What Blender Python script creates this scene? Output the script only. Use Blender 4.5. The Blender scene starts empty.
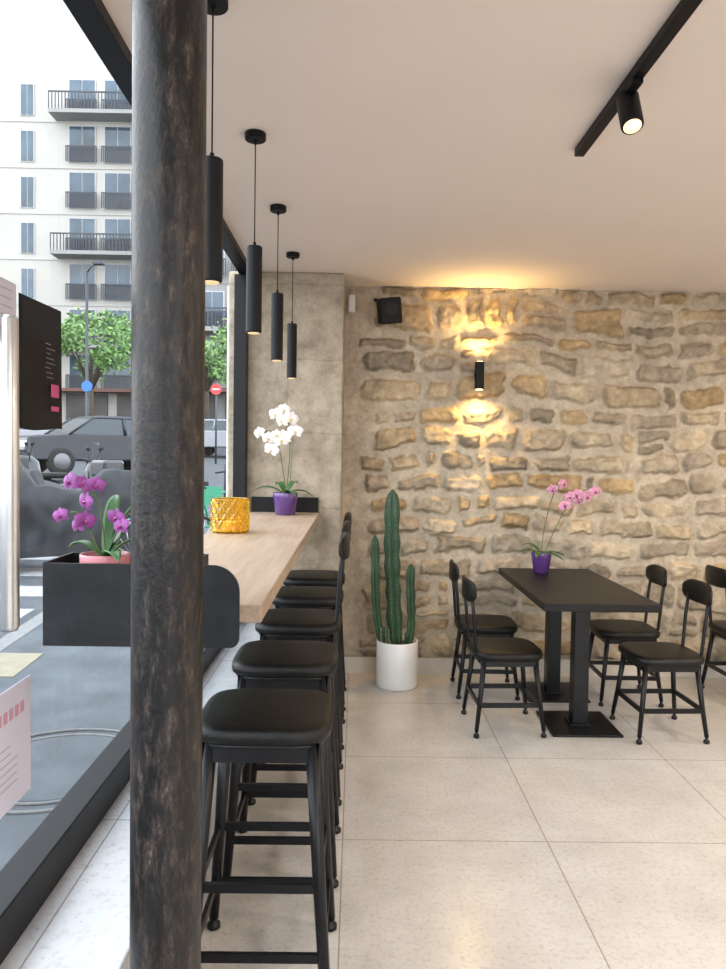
import bpy, math, random
import numpy as np
from mathutils import Vector, Matrix, noise
random.seed(7)
S = bpy.context.scene
COL = S.collection
PI = math.pi

# ---------------------------------------------------------------- materials
def new_mat(name):
    m = bpy.data.materials.new(name); m.use_nodes = True
    nt = m.node_tree
    b = nt.nodes.get('Principled BSDF')
    return m, nt, b
def mat(name, col, rough=0.5, metal=0.0, var=0.0, scale=8.0, bump=0.0, bscale=40.0, emit=None, estr=0.0, spec=0.5, trans=0.0, coat=0.0):
    m, nt, b = new_mat(name)
    b.inputs['Base Color'].default_value = (*col, 1)
    b.inputs['Roughness'].default_value = rough
    b.inputs['Metallic'].default_value = metal
    b.inputs['Specular IOR Level'].default_value = spec
    b.inputs['Transmission Weight'].default_value = trans
    b.inputs['Coat Weight'].default_value = coat
    tc = nt.nodes.new('ShaderNodeTexCoord')
    n = nt.nodes.new('ShaderNodeTexNoise'); n.inputs['Scale'].default_value = scale; n.inputs['Detail'].default_value = 5
    nt.links.new(tc.outputs['Object'], n.inputs['Vector'])
    r = nt.nodes.new('ShaderNodeValToRGB')
    v = max(var, 0.02)
    r.color_ramp.elements[0].position = 0.3; r.color_ramp.elements[1].position = 0.7
    r.color_ramp.elements[0].color = (*[max(0, c*(1-v)) for c in col], 1)
    r.color_ramp.elements[1].color = (*[min(1, c*(1+v)) for c in col], 1)
    nt.links.new(n.outputs['Fac'], r.inputs['Fac'])
    nt.links.new(r.outputs['Color'], b.inputs['Base Color'])
    if bump > 0:
        n2 = nt.nodes.new('ShaderNodeTexNoise'); n2.inputs['Scale'].default_value = bscale; n2.inputs['Detail'].default_value = 6
        nt.links.new(tc.outputs['Object'], n2.inputs['Vector'])
        bp = nt.nodes.new('ShaderNodeBump'); bp.inputs['Strength'].default_value = bump; bp.inputs['Distance'].default_value = 0.01
        nt.links.new(n2.outputs['Fac'], bp.inputs['Height']); nt.links.new(bp.outputs['Normal'], b.inputs['Normal'])
    if emit:
        b.inputs['Emission Color'].default_value = (*emit, 1); b.inputs['Emission Strength'].default_value = estr
    return m

M_black = mat('black_metal', (0.005,0.0055,0.007), 0.36, 0.0, 0.2, 20, spec=0.3)
M_blackmat = mat('black_matte', (0.005,0.005,0.006), 0.5, 0.0, 0.2, 20, spec=0.22)
M_leather = mat('black_leather', (0.004,0.004,0.004), 0.36, 0, 0.25, 30, 0.25, 220, spec=0.3)
M_tabletop = mat('black_tabletop', (0.007,0.0065,0.0065), 0.42, 0, 0.3, 12, 0.1, 80, spec=0.25)
M_planter = mat('planter_metal', (0.009,0.010,0.012), 0.45, 0.0, 0.4, 15, 0.1, 60, spec=0.3)
M_frame = mat('window_frame_metal', (0.005,0.005,0.006), 0.45, 0.0, 0.2, 10, spec=0.25)
M_ceiling = mat('ceiling_paint', (0.82,0.725,0.655), 0.85, 0, 0.02, 1.5, 0.05, 90)
M_wallp = mat('wall_plaster', (0.74,0.70,0.65), 0.85, 0, 0.04, 2, 0.05, 60)
M_base = mat('baseboard_tile', (0.62,0.58,0.52), 0.35, 0, 0.06, 30)
M_white = mat('white_ceramic', (0.80,0.80,0.80), 0.25, 0, 0.02, 5)
M_plastic = mat('white_plastic', (0.75,0.74,0.72), 0.4)
M_soil = mat('soil', (0.045,0.03,0.02), 0.95, 0, 0.5, 40, 0.8, 60)
M_purple = mat('purple_ceramic', (0.09,0.035,0.17), 0.2, 0, 0.1, 8, coat=0.5)
M_pinkpot = mat('pink_ceramic', (0.62,0.22,0.26), 0.3, 0, 0.1, 8)
M_leaf = mat('orchid_leaf', (0.04,0.12,0.03), 0.35, 0, 0.3, 18)
M_stem = mat('orchid_stem', (0.09,0.13,0.04), 0.5, 0, 0.2, 20)
M_cactus = mat('cactus_skin', (0.022,0.065,0.028), 0.5, 0, 0.35, 14, 0.2, 60)
M_spine = mat('cactus_spine', (0.35,0.32,0.2), 0.6)
M_fwhite = mat('petal_white', (0.85,0.83,0.82), 0.55, 0, 0.03, 20)
M_fmag = mat('petal_magenta', (0.25,0.045,0.24), 0.5, 0, 0.35, 30)
M_fpink = mat('petal_pink', (0.60,0.27,0.40), 0.5, 0, 0.35, 60)
M_flip = mat('petal_lip', (0.28,0.02,0.13), 0.5, 0, 0.2, 30)
M_fyel = mat('petal_heart', (0.7,0.55,0.25), 0.5)
M_steel = mat('brushed_steel', (0.62,0.62,0.62), 0.32, 0.9, 0.05, 30)
M_lampwarm = mat('lamp_glow', (1,0.8,0.5), 0.4, emit=(1,0.62,0.28), estr=14)
M_lampspot = mat('spot_glow', (1,0.8,0.5), 0.4, emit=(1,0.56,0.26), estr=2.2)
M_pend = mat('pendant_glow', (1,0.8,0.5), 0.4, emit=(1,0.62,0.3), estr=0.4)

def wood():
    m, nt, b = new_mat('light_oak')
    tc = nt.nodes.new('ShaderNodeTexCoord'); mp = nt.nodes.new('ShaderNodeMapping')
    mp.inputs['Scale'].default_value = (22, 1.6, 22)
    n = nt.nodes.new('ShaderNodeTexNoise'); n.inputs['Scale'].default_value = 1.6; n.inputs['Detail'].default_value = 8; n.inputs['Distortion'].default_value = 0.8
    r = nt.nodes.new('ShaderNodeValToRGB')
    r.color_ramp.elements[0].position = 0.3; r.color_ramp.elements[1].position = 0.72
    r.color_ramp.elements[0].color = (0.33,0.235,0.165,1); r.color_ramp.elements[1].color = (0.47,0.355,0.265,1)
    nt.links.new(tc.outputs['Object'], mp.inputs['Vector']); nt.links.new(mp.outputs['Vector'], n.inputs['Vector'])
    nt.links.new(n.outputs['Fac'], r.inputs['Fac']); nt.links.new(r.outputs['Color'], b.inputs['Base Color'])
    b.inputs['Roughness'].default_value = 0.45
    return m
M_wood = wood()

def tile_mat(name, ox, oy, size, c1, c2, rough):
    m, nt, b = new_mat(name)
    tc = nt.nodes.new('ShaderNodeTexCoord'); mp = nt.nodes.new('ShaderNodeMapping')
    mp.inputs['Location'].default_value = (-ox+size*20, -oy+size*20, 0)
    br = nt.nodes.new('ShaderNodeTexBrick'); br.offset = 0.0; br.squash = 1.0
    br.inputs['Scale'].default_value = 1.0; br.inputs['Brick Width'].default_value = size; br.inputs['Row Height'].default_value = size
    br.inputs['Mortar Size'].default_value = 0.0025; br.inputs['Mortar Smooth'].default_value = 0.1; br.inputs['Bias'].default_value = 0
    br.inputs['Color1'].default_value = (1,1,1,1); br.inputs['Color2'].default_value = (0.97,0.97,0.97,1); br.inputs['Mortar'].default_value = (0.55,0.50,0.46,1)
    n = nt.nodes.new('ShaderNodeTexNoise'); n.inputs['Scale'].default_value = 3.5; n.inputs['Detail'].default_value = 8; n.inputs['Roughness'].default_value = 0.65
    r = nt.nodes.new('ShaderNodeValToRGB'); r.color_ramp.elements[0].position=0.3; r.color_ramp.elements[1].position=0.7
    r.color_ramp.elements[0].color=(*c1,1); r.color_ramp.elements[1].color=(*c2,1)
    v = nt.nodes.new('ShaderNodeTexVoronoi'); v.inputs['Scale'].default_value = 34
    r2 = nt.nodes.new('ShaderNodeValToRGB'); r2.color_ramp.elements[0].position=0.06; r2.color_ramp.elements[1].position=0.16
    r2.color_ramp.elements[0].color=(0.80,0.77,0.74,1); r2.color_ramp.elements[1].color=(1,1,1,1)
    n3 = nt.nodes.new('ShaderNodeTexNoise'); n3.inputs['Scale'].default_value = 60; n3.inputs['Detail'].default_value = 3
    r3 = nt.nodes.new('ShaderNodeValToRGB'); r3.color_ramp.elements[0].position=0.3; r3.color_ramp.elements[1].position=0.5
    r3.color_ramp.elements[0].color=(0.86,0.84,0.82,1); r3.color_ramp.elements[1].color=(1,1,1,1)
    L = nt.links.new
    L(tc.outputs['Object'], mp.inputs['Vector']); L(mp.outputs['Vector'], br.inputs['Vector'])
    for q in (n, v, n3): L(tc.outputs['Object'], q.inputs['Vector'])
    L(n.outputs['Fac'], r.inputs['Fac']); L(v.outputs['Distance'], r2.inputs['Fac']); L(n3.outputs['Fac'], r3.inputs['Fac'])
    prev = r.outputs['Color']
    for o in (r2.outputs['Color'], r3.outputs['Color'], br.outputs['Color']):
        mx = nt.nodes.new('ShaderNodeMix'); mx.data_type='RGBA'; mx.blend_type='MULTIPLY'; mx.inputs[0].default_value=1
        L(prev, mx.inputs[6]); L(o, mx.inputs[7]); prev = mx.outputs[2]
    L(prev, b.inputs['Base Color'])
    b.inputs['Roughness'].default_value = rough
    return m
M_floor = tile_mat('floor_tile', 0.77, 0.43, 0.8, (0.53,0.50,0.465), (0.66,0.635,0.60), 0.22)
M_ledge = tile_mat('ledge_tile', 0.15, 0.43, 0.8, (0.46,0.475,0.50), (0.58,0.595,0.62), 0.22)

def stone_mat():
    m, nt, b = new_mat('rubble_stone'); L = nt.links.new
    at = nt.nodes.new('ShaderNodeAttribute'); at.attribute_name = 'Col'
    tc = nt.nodes.new('ShaderNodeTexCoord')
    n = nt.nodes.new('ShaderNodeTexNoise'); n.inputs['Scale'].default_value=16; n.inputs['Detail'].default_value=10; n.inputs['Roughness'].default_value=0.74
    r = nt.nodes.new('ShaderNodeValToRGB'); r.color_ramp.elements[0].position=0.32; r.color_ramp.elements[1].position=0.66
    r.color_ramp.elements[0].color=(0.68,0.65,0.61,1); r.color_ramp.elements[1].color=(1.12,1.11,1.09,1)
    n2 = nt.nodes.new('ShaderNodeTexNoise'); n2.inputs['Scale'].default_value=2.2; n2.inputs['Detail'].default_value=4
    r2 = nt.nodes.new('ShaderNodeValToRGB'); r2.color_ramp.elements[0].position=0.35; r2.color_ramp.elements[1].position=0.65
    r2.color_ramp.elements[0].color=(0.86,0.86,0.87,1); r2.color_ramp.elements[1].color=(1.06,1.04,1.0,1)
    for q in (n, n2): L(tc.outputs['Object'], q.inputs['Vector'])
    L(n.outputs['Fac'], r.inputs['Fac']); L(n2.outputs['Fac'], r2.inputs['Fac'])
    prev = at.outputs['Color']
    for o in (r.outputs['Color'], r2.outputs['Color']):
        mx = nt.nodes.new('ShaderNodeMix'); mx.data_type='RGBA'; mx.blend_type='MULTIPLY'; mx.inputs[0].default_value=1
        L(prev, mx.inputs[6]); L(o, mx.inputs[7]); prev = mx.outputs[2]
    L(prev, b.inputs['Base Color'])
    b.inputs['Roughness'].default_value=0.9; b.inputs['Specular IOR Level'].default_value=0.2
    n4 = nt.nodes.new('ShaderNodeTexNoise'); n4.inputs['Scale'].default_value=38; n4.inputs['Detail'].default_value=9; n4.inputs['Roughness'].default_value=0.72
    L(tc.outputs['Object'], n4.inputs['Vector'])
    bp = nt.nodes.new('ShaderNodeBump'); bp.inputs['Strength'].default_value=0.75; bp.inputs['Distance'].default_value=0.014
    L(n4.outputs['Fac'], bp.inputs['Height']); L(bp.outputs['Normal'], b.inputs['Normal'])
    return m
M_stone = stone_mat()

def iron_mat():
    m, nt, b = new_mat('worn_iron'); L = nt.links.new
    tc = nt.nodes.new('ShaderNodeTexCoord')
    mp = nt.nodes.new('ShaderNodeMapping'); mp.inputs['Scale'].default_value=(30,30,10)
    n = nt.nodes.new('ShaderNodeTexNoise'); n.inputs['Scale'].default_value=1.6; n.inputs['Detail'].default_value=12; n.inputs['Roughness'].default_value=0.8
    L(tc.outputs['Object'], mp.inputs['Vector']); L(mp.outputs['Vector'], n.inputs['Vector'])
    r = nt.nodes.new('ShaderNodeValToRGB'); cr = r.color_ramp
    cr.elements[0].position=0.36; cr.elements[0].color=(0.002,0.002,0.002,1)
    cr.elements[1].position=0.72; cr.elements[1].color=(0.16,0.13,0.11,1)
    e=cr.elements.new(0.49); e.color=(0.006,0.005,0.005,1)
    e=cr.elements.new(0.585); e.color=(0.035,0.026,0.021,1)
    L(n.outputs['Fac'], r.inputs['Fac']); L(r.outputs['Color'], b.inputs['Base Color'])
    rr = nt.nodes.new('ShaderNodeMapRange'); rr.inputs[3].default_value=0.2; rr.inputs[4].default_value=0.6
    L(n.outputs['Fac'], rr.inputs[0]); L(rr.outputs[0], b.inputs['Roughness'])
    b.inputs['Metallic'].default_value=0.0; b.inputs['Specular IOR Level'].default_value=0.35
    n2 = nt.nodes.new('ShaderNodeTexNoise'); n2.inputs['Scale'].default_value=90; n2.inputs['Detail'].default_value=6
    L(tc.outputs['Object'], n2.inputs['Vector'])
    bp = nt.nodes.new('ShaderNodeBump'); bp.inputs['Strength'].default_value=0.3; bp.inputs['Distance'].default_value=0.004
    L(n2.outputs['Fac'], bp.inputs['Height']); L(bp.outputs['Normal'], b.inputs['Normal'])
    return m
M_iron = iron_mat()

def glass_mat(name, refl=0.06, tint=(0.97,0.99,1.0)):
    m = bpy.data.materials.new(name); m.use_nodes=True; nt=m.node_tree; nt.nodes.clear(); L=nt.links.new
    o=nt.nodes.new('ShaderNodeOutputMaterial'); mx=nt.nodes.new('ShaderNodeMixShader'); t=nt.nodes.new('ShaderNodeBsdfTransparent'); g=nt.nodes.new('ShaderNodeBsdfGlossy')
    t.inputs['Color'].default_value=(*tint,1); g.inputs['Roughness'].default_value=0.0
    lw=nt.nodes.new('ShaderNodeLayerWeight'); lw.inputs['Blend'].default_value=0.25
    mr=nt.nodes.new('ShaderNodeMapRange'); mr.inputs[3].default_value=refl*0.5; mr.inputs[4].default_value=refl*3
    L(lw.outputs['Facing'], mr.inputs[0]); L(mr.outputs[0], mx.inputs['Fac']); L(t.outputs[0], mx.inputs[1]); L(g.outputs[0], mx.inputs[2]); L(mx.outputs[0], o.inputs['Surface'])
    return m
M_glass = glass_mat('window_glass', 0.022)

# ---------------------------------------------------------------- geometry helpers
def empty(name, loc=(0,0,0), rz=0):
    e = bpy.data.objects.new(name, None); e.location = loc; e.rotation_euler=(0,0,rz); e.empty_display_size=0.1
    COL.objects.link(e); return e
def mesh(name, v, f, m, parent=None, smooth=False):
    me = bpy.data.meshes.new(name); me.from_pydata([tuple(a) for a in v], [], f); me.update()
    if smooth:
        for p in me.polygons: p.use_smooth=True
    me.materials.append(m)
    o = bpy.data.objects.new(name, me); COL.objects.link(o)
    if parent: o.parent = parent
    return o
BF = [(0,3,2,1),(4,5,6,7),(0,1,5,4),(1,2,6,5),(2,3,7,6),(3,0,4,7)]
def boxes(name, L, m, parent=None, bevel=0):
    v=[];f=[]
    for (x0,x1,y0,y1,z0,z1) in L:
        k=len(v)
        v+=[(x0,y0,z0),(x1,y0,z0),(x1,y1,z0),(x0,y1,z0),(x0,y0,z1),(x1,y0,z1),(x1,y1,z1),(x0,y1,z1)]
        f+=[tuple(k+i for i in q) for q in BF]
    o=mesh(name,v,f,m,parent)
    if bevel:
        b=o.modifiers.new('bevel','BEVEL'); b.width=bevel; b.segments=3; b.limit_method='ANGLE'
    return o
def box(name,x0,x1,y0,y1,z0,z1,m,parent=None,bevel=0): return boxes(name,[(x0,x1,y0,y1,z0,z1)],m,parent,bevel)

def tube_geo(pts, rad, seg=12, rib=None, cap=True, vv=None, ff=None):
    v = [] if vv is None else vv; f = [] if ff is None else ff
    pts=[Vector(p) for p in pts]; n=len(pts)
    if not hasattr(rad,'__len__'): rad=[rad]*n
    k0=len(v); ref=None
    for i,p in enumerate(pts):
        t=(pts[min(i+1,n-1)]-pts[max(i-1,0)]).normalized()
        if ref is None:
            a=Vector((1,0,0)) if abs(t.x)<0.8 else Vector((0,1,0))
            ref=(a-t*a.dot(t)).normalized()
        else: ref=(ref-t*ref.dot(t)).normalized()
        bi=t.cross(ref)
        for j in range(seg):
            th=2*PI*j/seg; r=rad[i]*(1 if rib is None else rib(th))
            v.append(p+ref*(r*math.cos(th))+bi*(r*math.sin(th)))
    for i in range(n-1):
        for j in range(seg):
            a=k0+i*seg+j; b=k0+i*seg+(j+1)%seg
            f.append((a,b,b+seg,a+seg))
    if cap:
        f.append(tuple(k0+j for j in reversed(range(seg)))); f.append(tuple(k0+(n-1)*seg+j for j in range(seg)))
    return v,f
def tube(name,pts,rad,m,parent=None,seg=12,rib=None,smooth=True):
    v,f=tube_geo(pts,rad,seg,rib); return mesh(name,v,f,m,parent,smooth)
def tubes(name,LL,m,parent=None,seg=10):
    v=[];f=[]
    for pts,r in LL: tube_geo(pts,r,seg,vv=v,ff=f)
    return mesh(name,v,f,m,parent,True)
def lathe(name,prof,c,m,parent=None,seg=32,smooth=True):
    v=[];f=[]
    for r,z in prof:
        for j in range(seg):
            th=2*PI*j/seg; v.append((c[0]+r*math.cos(th),c[1]+r*math.sin(th),c[2]+z))
    for i in range(len(prof)-1):
        for j in range(seg):
            a=i*seg+j;b=i*seg+(j+1)%seg; f.append((a,b,b+seg,a+seg))
    f.append(tuple(reversed(range(seg)))); k=(len(prof)-1)*seg; f.append(tuple(k+j for j in range(seg)))
    o=mesh(name,v,f,m,parent,smooth)
    return o
def sharp(o,ang=35):
    try: o.data.set_sharp_from_angle(angle=math.radians(ang))
    except Exception: pass
    return o
def cyl(name,c,r,z0,z1,m,parent=None,seg=32,bev=0.003):
    return sharp(lathe(name,[(r-bev,z0),(r,z0+bev),(r,z1-bev),(r-bev,z1)],c,m,parent,seg))
def cushion(name,c,hx,hy,z0,z1,m,parent=None,ex=4.5,seg=48,dome=0.006):
    prof=[(0.93,z0),(0.99,z0+(z1-z0)*0.2),(1.0,z0+(z1-z0)*0.5),(0.985,z0+(z1-z0)*0.8),(0.94,z1-0.003),(0.85,z1),(0.5,z1+dome*0.7),(0.15,z1+dome)]
    v=[];f=[]
    for s,z in prof:
        for j in range(seg):
            th=2*PI*j/seg; cc=math.cos(th); ss=math.sin(th)
            x=math.copysign(abs(cc)**(2/ex),cc); y=math.copysign(abs(ss)**(2/ex),ss)
            v.append((c[0]+hx*s*x,c[1]+hy*s*y,c[2]+z))
    for i in range(len(prof)-1):
        for j in range(seg):
            a=i*seg+j;b=i*seg+(j+1)%seg; f.append((a,b,b+seg,a+seg))
    f.append(tuple(reversed(range(seg)))); k=(len(prof)-1)*seg; f.append(tuple(k+j for j in range(seg)))
    return mesh(name,v,f,m,parent,True)

# ---------------------------------------------------------------- camera
H=1.5; F=740.0
cam=bpy.data.cameras.new('camera'); cam.sensor_fit='VERTICAL'; cam.sensor_height=24; cam.lens=24*F/969; cam.clip_start=0.05; cam.clip_end=300
co=bpy.data.objects.new('camera',cam); COL.objects.link(co); S.camera=co
yc=Vector((-7/F,29.5/F,-1)).normalized(); rl=math.radians(0.85)
zc=Vector((math.sin(rl),math.cos(rl),0)); zc=(zc-yc*zc.dot(yc)).normalized(); xc=yc.cross(zc)
Rw2c=Matrix((xc,yc,zc)).transposed()
co.matrix_world = Matrix.Translation((0,0,H)) @ Rw2c.transposed().to_4x4()

# ---------------------------------------------------------------- room shell
WX=-0.73; YB=5.1; CH=2.65; XR=4.4; YR=-2.2
box('floor',-0.82,XR+0.1,YR-0.1,YB+0.25,-0.1,0,M_floor)
box('ceiling',-0.738,XR+0.1,YR-0.1,YB+0.3,CH,CH+0.2,M_ceiling)
box('wall_right',XR,XR+0.15,YR,YB+0.2,0,CH,M_wallp)
boxes('wall_window_sill',[(-0.82,-0.453,YR,4.73,0,0.474)],M_ledge,None,0.004)

boxes('wall_rear',[(-0.7,-0.2,YR-0.15,YR,0,CH),(3.6,XR,YR-0.15,YR,0,CH),(-0.2,3.6,YR-0.15,YR,2.5,CH),(-0.2,3.6,YR-0.15,YR,0,0.3)],M_wallp)
w2=empty('added_rear_window',(0,0,0))  # unseen window behind the camera, added to light back wall and ceiling
boxes('frame',[(-0.2,3.6,YR-0.1,YR-0.04,0.3,0.36),(-0.2,3.6,YR-0.1,YR-0.04,2.44,2.5),(-0.2,-0.14,YR-0.1,YR-0.04,0.36,2.44),(3.54,3.6,YR-0.1,YR-0.04,0.36,2.44),(1.7,1.76,YR-0.1,YR-0.04,0.36,2.44)],M_frame,w2)
mesh('glass',[(-0.14,YR-0.07,0.36),(3.54,YR-0.07,0.36),(3.54,YR-0.07,2.44),(-0.14,YR-0.07,2.44)],[(0,1,2,3)],M_glass,w2)

w1=empty('window_1',(0,0,0))
boxes('frame',[(-0.77,-0.69,YR,4.72,0.475,0.575),(-0.742,-0.665,YR,4.72,2.61,2.65),(-0.77,-0.69,4.64,4.72,0.575,2.61),(-0.77,-0.69,YR,YR+0.08,0.575,2.61)],M_frame,w1,0.004)
mesh('glass',[(WX,YR+0.08,0.575),(WX,4.64,0.575),(WX,4.64,2.61),(WX,YR+0.08,2.61)],[(0,1,2,3)],M_glass,w1)

# stone wall (heightfield built as real relief)
rng=np.random.RandomState(23)
def vnoise(X,Z,s,seed):
    r=np.random.RandomState(seed); G=r.rand(256,256)
    x=X*s+50; z=Z*s+50; xi=np.floor(x).astype(int); zi=np.floor(z).astype(int); fx=x-xi; fz=z-zi
    fx=fx*fx*(3-2*fx); fz=fz*fz*(3-2*fz)
    g=lambda a,b: G[a%256,b%256]
    return (g(xi,zi)*(1-fx)+g(xi+1,zi)*fx)*(1-fz)+(g(xi,zi+1)*(1-fx)+g(xi+1,zi+1)*fx)*fz-0.5
x0,x1,z0,z1=-0.12,4.4,0.0,2.65; st=0.0055
nx=int((x1-x0)/st); nz=int((z1-z0)/st)
X,Z=np.meshgrid(np.linspace(x0,x1,nx),np.linspace(z0,z1,nz),indexing='ij')
U=X+0.07*vnoise(X,Z,4,1)+0.034*vnoise(X,Z,12,2)+0.018*vnoise(X,Z,30,5)+0.007*vnoise(X,Z,60,15)
V=Z+0.10*vnoise(X,Z,1.9,3)+0.036*vnoise(X,Z,9,4)+0.017*vnoise(X,Z,28,6)+0.007*vnoise(X,Z,60,16)
Hh=0.010*vnoise(X,Z,5,8)+0.006*vnoise(X,Z,17,9)+0.003*vnoise(X,Z,50,10)
C=np.zeros((nx,nz,3)); mort=np.array([0.565,0.50,0.405]); C[:]=mort
C*= (1+0.20*vnoise(X,Z,5,21)+0.14*vnoise(X,Z,20,22))[...,None]
pal=np.array([(0.46,0.365,0.245),(0.52,0.425,0.295),(0.37,0.31,0.23),(0.55,0.465,0.34),(0.43,0.36,0.28),(0.47,0.35,0.20),(0.33,0.285,0.22),(0.50,0.43,0.33)])
zz=0.06
def sm(a,b,t):
    t=np.clip((t-a)/(b-a),0,1); return t*t*(3-2*t)
def stone(cx,cz,hw,hh,rel,col,tlt):
    m=(np.abs(X-cx)<hw+0.1)&(np.abs(Z-cz)<hh+0.1)
    i0,i1=np.where(m.any(1))[0][[0,-1]]; j0,j1=np.where(m.any(0))[0][[0,-1]]
    sl=(slice(i0,i1+1),slice(j0,j1+1))
    a=rng.uniform(-0.09,0.09); u=U[sl]-cx; v=V[sl]-cz; u,v=u+a*v,v-a*u
    tp=rng.uniform(-0.25,0.25); v=v*(1+tp*u/hw)
    r=min(hw,hh)*rng.uniform(0.3,0.8)
    qx=np.abs(u)-(hw-r); qz=np.abs(v)-(hh-r)
    d=np.hypot(np.maximum(qx,0),np.maximum(qz,0))+np.minimum(np.maximum(qx,qz),0)-r
    h=rel*sm(-0.002,0.032,-d)*(1+tlt*v/hh)+0.020*vnoise(X[sl],Z[sl],13,30)*sm(0,0.02,-d)+0.013*vnoise(X[sl],Z[sl],38,31)*sm(0,0.02,-d)
    Hh[sl]=np.where(d<0.002,Hh[sl]*0.5+h,Hh[sl])
    k=sm(-0.003,0.012,-d+0.012*vnoise(X[sl],Z[sl],26,35))[...,None]*rng.uniform(0.8,1.0)
    cc=col*(1+0.55*vnoise(X[sl],Z[sl],8,33)+0.35*vnoise(X[sl],Z[sl],28,34))[...,None]
    C[sl]=C[sl]*(1-k)+cc*k
while zz<2.56:
    rh=rng.choice([0.115,0.14,0.16,0.185,0.21])*rng.uniform(0.95,1.05); rh=min(rh,max(0.1,2.66-zz)); xx=0.04+rng.uniform(-0.04,0.12)
    while xx<4.35:
        wd=rng.uniform(0.18,0.38)*(0.7+rh*2.4) if rng.rand()<0.86 else rng.uniform(0.09,0.15)
        cx=xx+wd/2; g=rng.uniform(0.014,0.032)
        col=pal[rng.randint(len(pal))]*rng.uniform(0.85,1.15)
        if rng.rand()<0.08: col=mort*rng.uniform(0.85,0.97)
        hh=rh/2-g*0.5-abs(rng.normal(0,0.009))
        if rh>0.15 and rng.rand()<0.16:
            sp=rng.uniform(0.4,0.6)
            stone(cx+rng.uniform(-.01,.01),zz+rh*sp*0.5,wd/2-g*.5,rh*sp*0.5-g*0.45,rng.uniform(0.016,0.03),col,rng.uniform(-.4,.4))
            stone(cx,zz+rh*(sp+1)*0.5,wd/2-g*.6,rh*(1-sp)*0.5-g*0.45,rng.uniform(0.016,0.03),pal[rng.randint(len(pal))],rng.uniform(-.4,.4))
        else:
            stone(cx,zz+rh/2+rng.uniform(-.012,.012),wd/2-g*.5,hh,rng.uniform(0.018,0.045),col,rng.uniform(-.5,.5))
        xx+=wd+rng.uniform(-0.002,0.022)
    zz+=rh+rng.uniform(-0.002,0.006)
idx=np.arange(nx*nz).reshape(nx,nz)
vs=np.stack([X,YB-Hh,Z],-1).reshape(-1,3)
fs=np.stack([idx[:-1,:-1],idx[1:,:-1],idx[1:,1:],idx[:-1,1:]],-1).reshape(-1,4)
sw=mesh('wall_back',vs.tolist(),fs.tolist(),M_stone,None,True)
ca=sw.data.color_attributes.new('Col','FLOAT_COLOR','POINT')
ca.data.foreach_set('color',np.concatenate([C.reshape(-1,3),np.ones((nx*nz,1))],1).astype(np.float32).ravel())
box('wall_back_core',-0.9,XR+0.1,YB+0.05,YB+0.25,0,CH,M_wallp)
box('baseboard_back',-0.085,XR,YB-0.065,YB-0.045,0,0.11,M_base)

def ashlar_mat():
    m, nt, b = new_mat('ashlar_limestone'); L=nt.links.new
    tc=nt.nodes.new('ShaderNodeTexCoord'); mp=nt.nodes.new('ShaderNodeMapping'); mp.inputs['Rotation'].default_value=(PI/2,0,0); mp.inputs['Location'].default_value=(10.37,10.12,0)
    n0=nt.nodes.new('ShaderNodeTexNoise'); n0.inputs['Scale'].default_value=6; n0.inputs['Detail'].default_value=6
    vm=nt.nodes.new('ShaderNodeVectorMath'); vm.operation='MULTIPLY_ADD'; vm.inputs[1].default_value=(0.06,0.06,0.06)
    br=nt.nodes.new('ShaderNodeTexBrick'); br.offset=0.37; br.inputs['Scale'].default_value=1; br.inputs['Brick Width'].default_value=0.83; br.inputs['Row Height'].default_value=0.47
    br.inputs['Mortar Size'].default_value=0.012; br.inputs['Mortar Smooth'].default_value=1.0
    br.inputs['Color1'].default_value=(0.58,0.50,0.39,1); br.inputs['Color2'].default_value=(0.52,0.445,0.345,1); br.inputs['Mortar'].default_value=(0.45,0.385,0.30,1)
    n=nt.nodes.new('ShaderNodeTexNoise'); n.inputs['Scale'].default_value=7; n.inputs['Detail'].default_value=10; n.inputs['Roughness'].default_value=0.75
    r=nt.nodes.new('ShaderNodeValToRGB'); r.color_ramp.elements[0].position=0.34; r.color_ramp.elements[1].position=0.60
    r.color_ramp.elements[0].color=(0.60,0.57,0.53,1); r.color_ramp.elements[1].color=(1.1,1.09,1.08,1)
    L(tc.outputs['Object'],n0.inputs['Vector']); L(n0.outputs['Color'],vm.inputs[0]); L(tc.outputs['Object'],vm.inputs[2])
    L(vm.outputs[0],mp.inputs['Vector']); L(mp.outputs['Vector'],br.inputs['Vector']); L(tc.outputs['Object'],n.inputs['Vector']); L(n.outputs['Fac'],r.inputs['Fac'])
    mx=nt.nodes.new('ShaderNodeMix'); mx.data_type='RGBA'; mx.blend_type='MULTIPLY'; mx.inputs[0].default_value=1
    L(br.outputs['Color'],mx.inputs[6]); L(r.outputs['Color'],mx.inputs[7]); L(mx.outputs[2],b.inputs['Base Color'])
    b.inputs['Roughness'].default_value=0.9
    n2=nt.nodes.new('ShaderNodeTexNoise'); n2.inputs['Scale'].default_value=18; n2.inputs['Detail'].default_value=10; n2.inputs['Roughness'].default_value=0.75
    L(tc.outputs['Object'],n2.inputs['Vector'])
    bp=nt.nodes.new('ShaderNodeBump'); bp.inputs['Strength'].default_value=1.0; bp.inputs['Distance'].default_value=0.04
    L(n2.outputs['Fac'],bp.inputs['Height']); L(bp.outputs['Normal'],b.inputs['Normal'])
    return m
M_ash=ashlar_mat()
box('wall_pillar',-0.82,-0.09,4.73,YB+0.06,0,CH,M_ash,None,0.012)

# ---------------------------------------------------------------- iron column
tube('iron_column',[(-0.329,1.3,0.001),(-0.329,1.3,0.7),(-0.329,1.3,1.4),(-0.329,1.3,2.1),(-0.329,1.3,2.649)],[0.0625,0.0622,0.062,0.062,0.062],M_iron,None,48)

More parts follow.
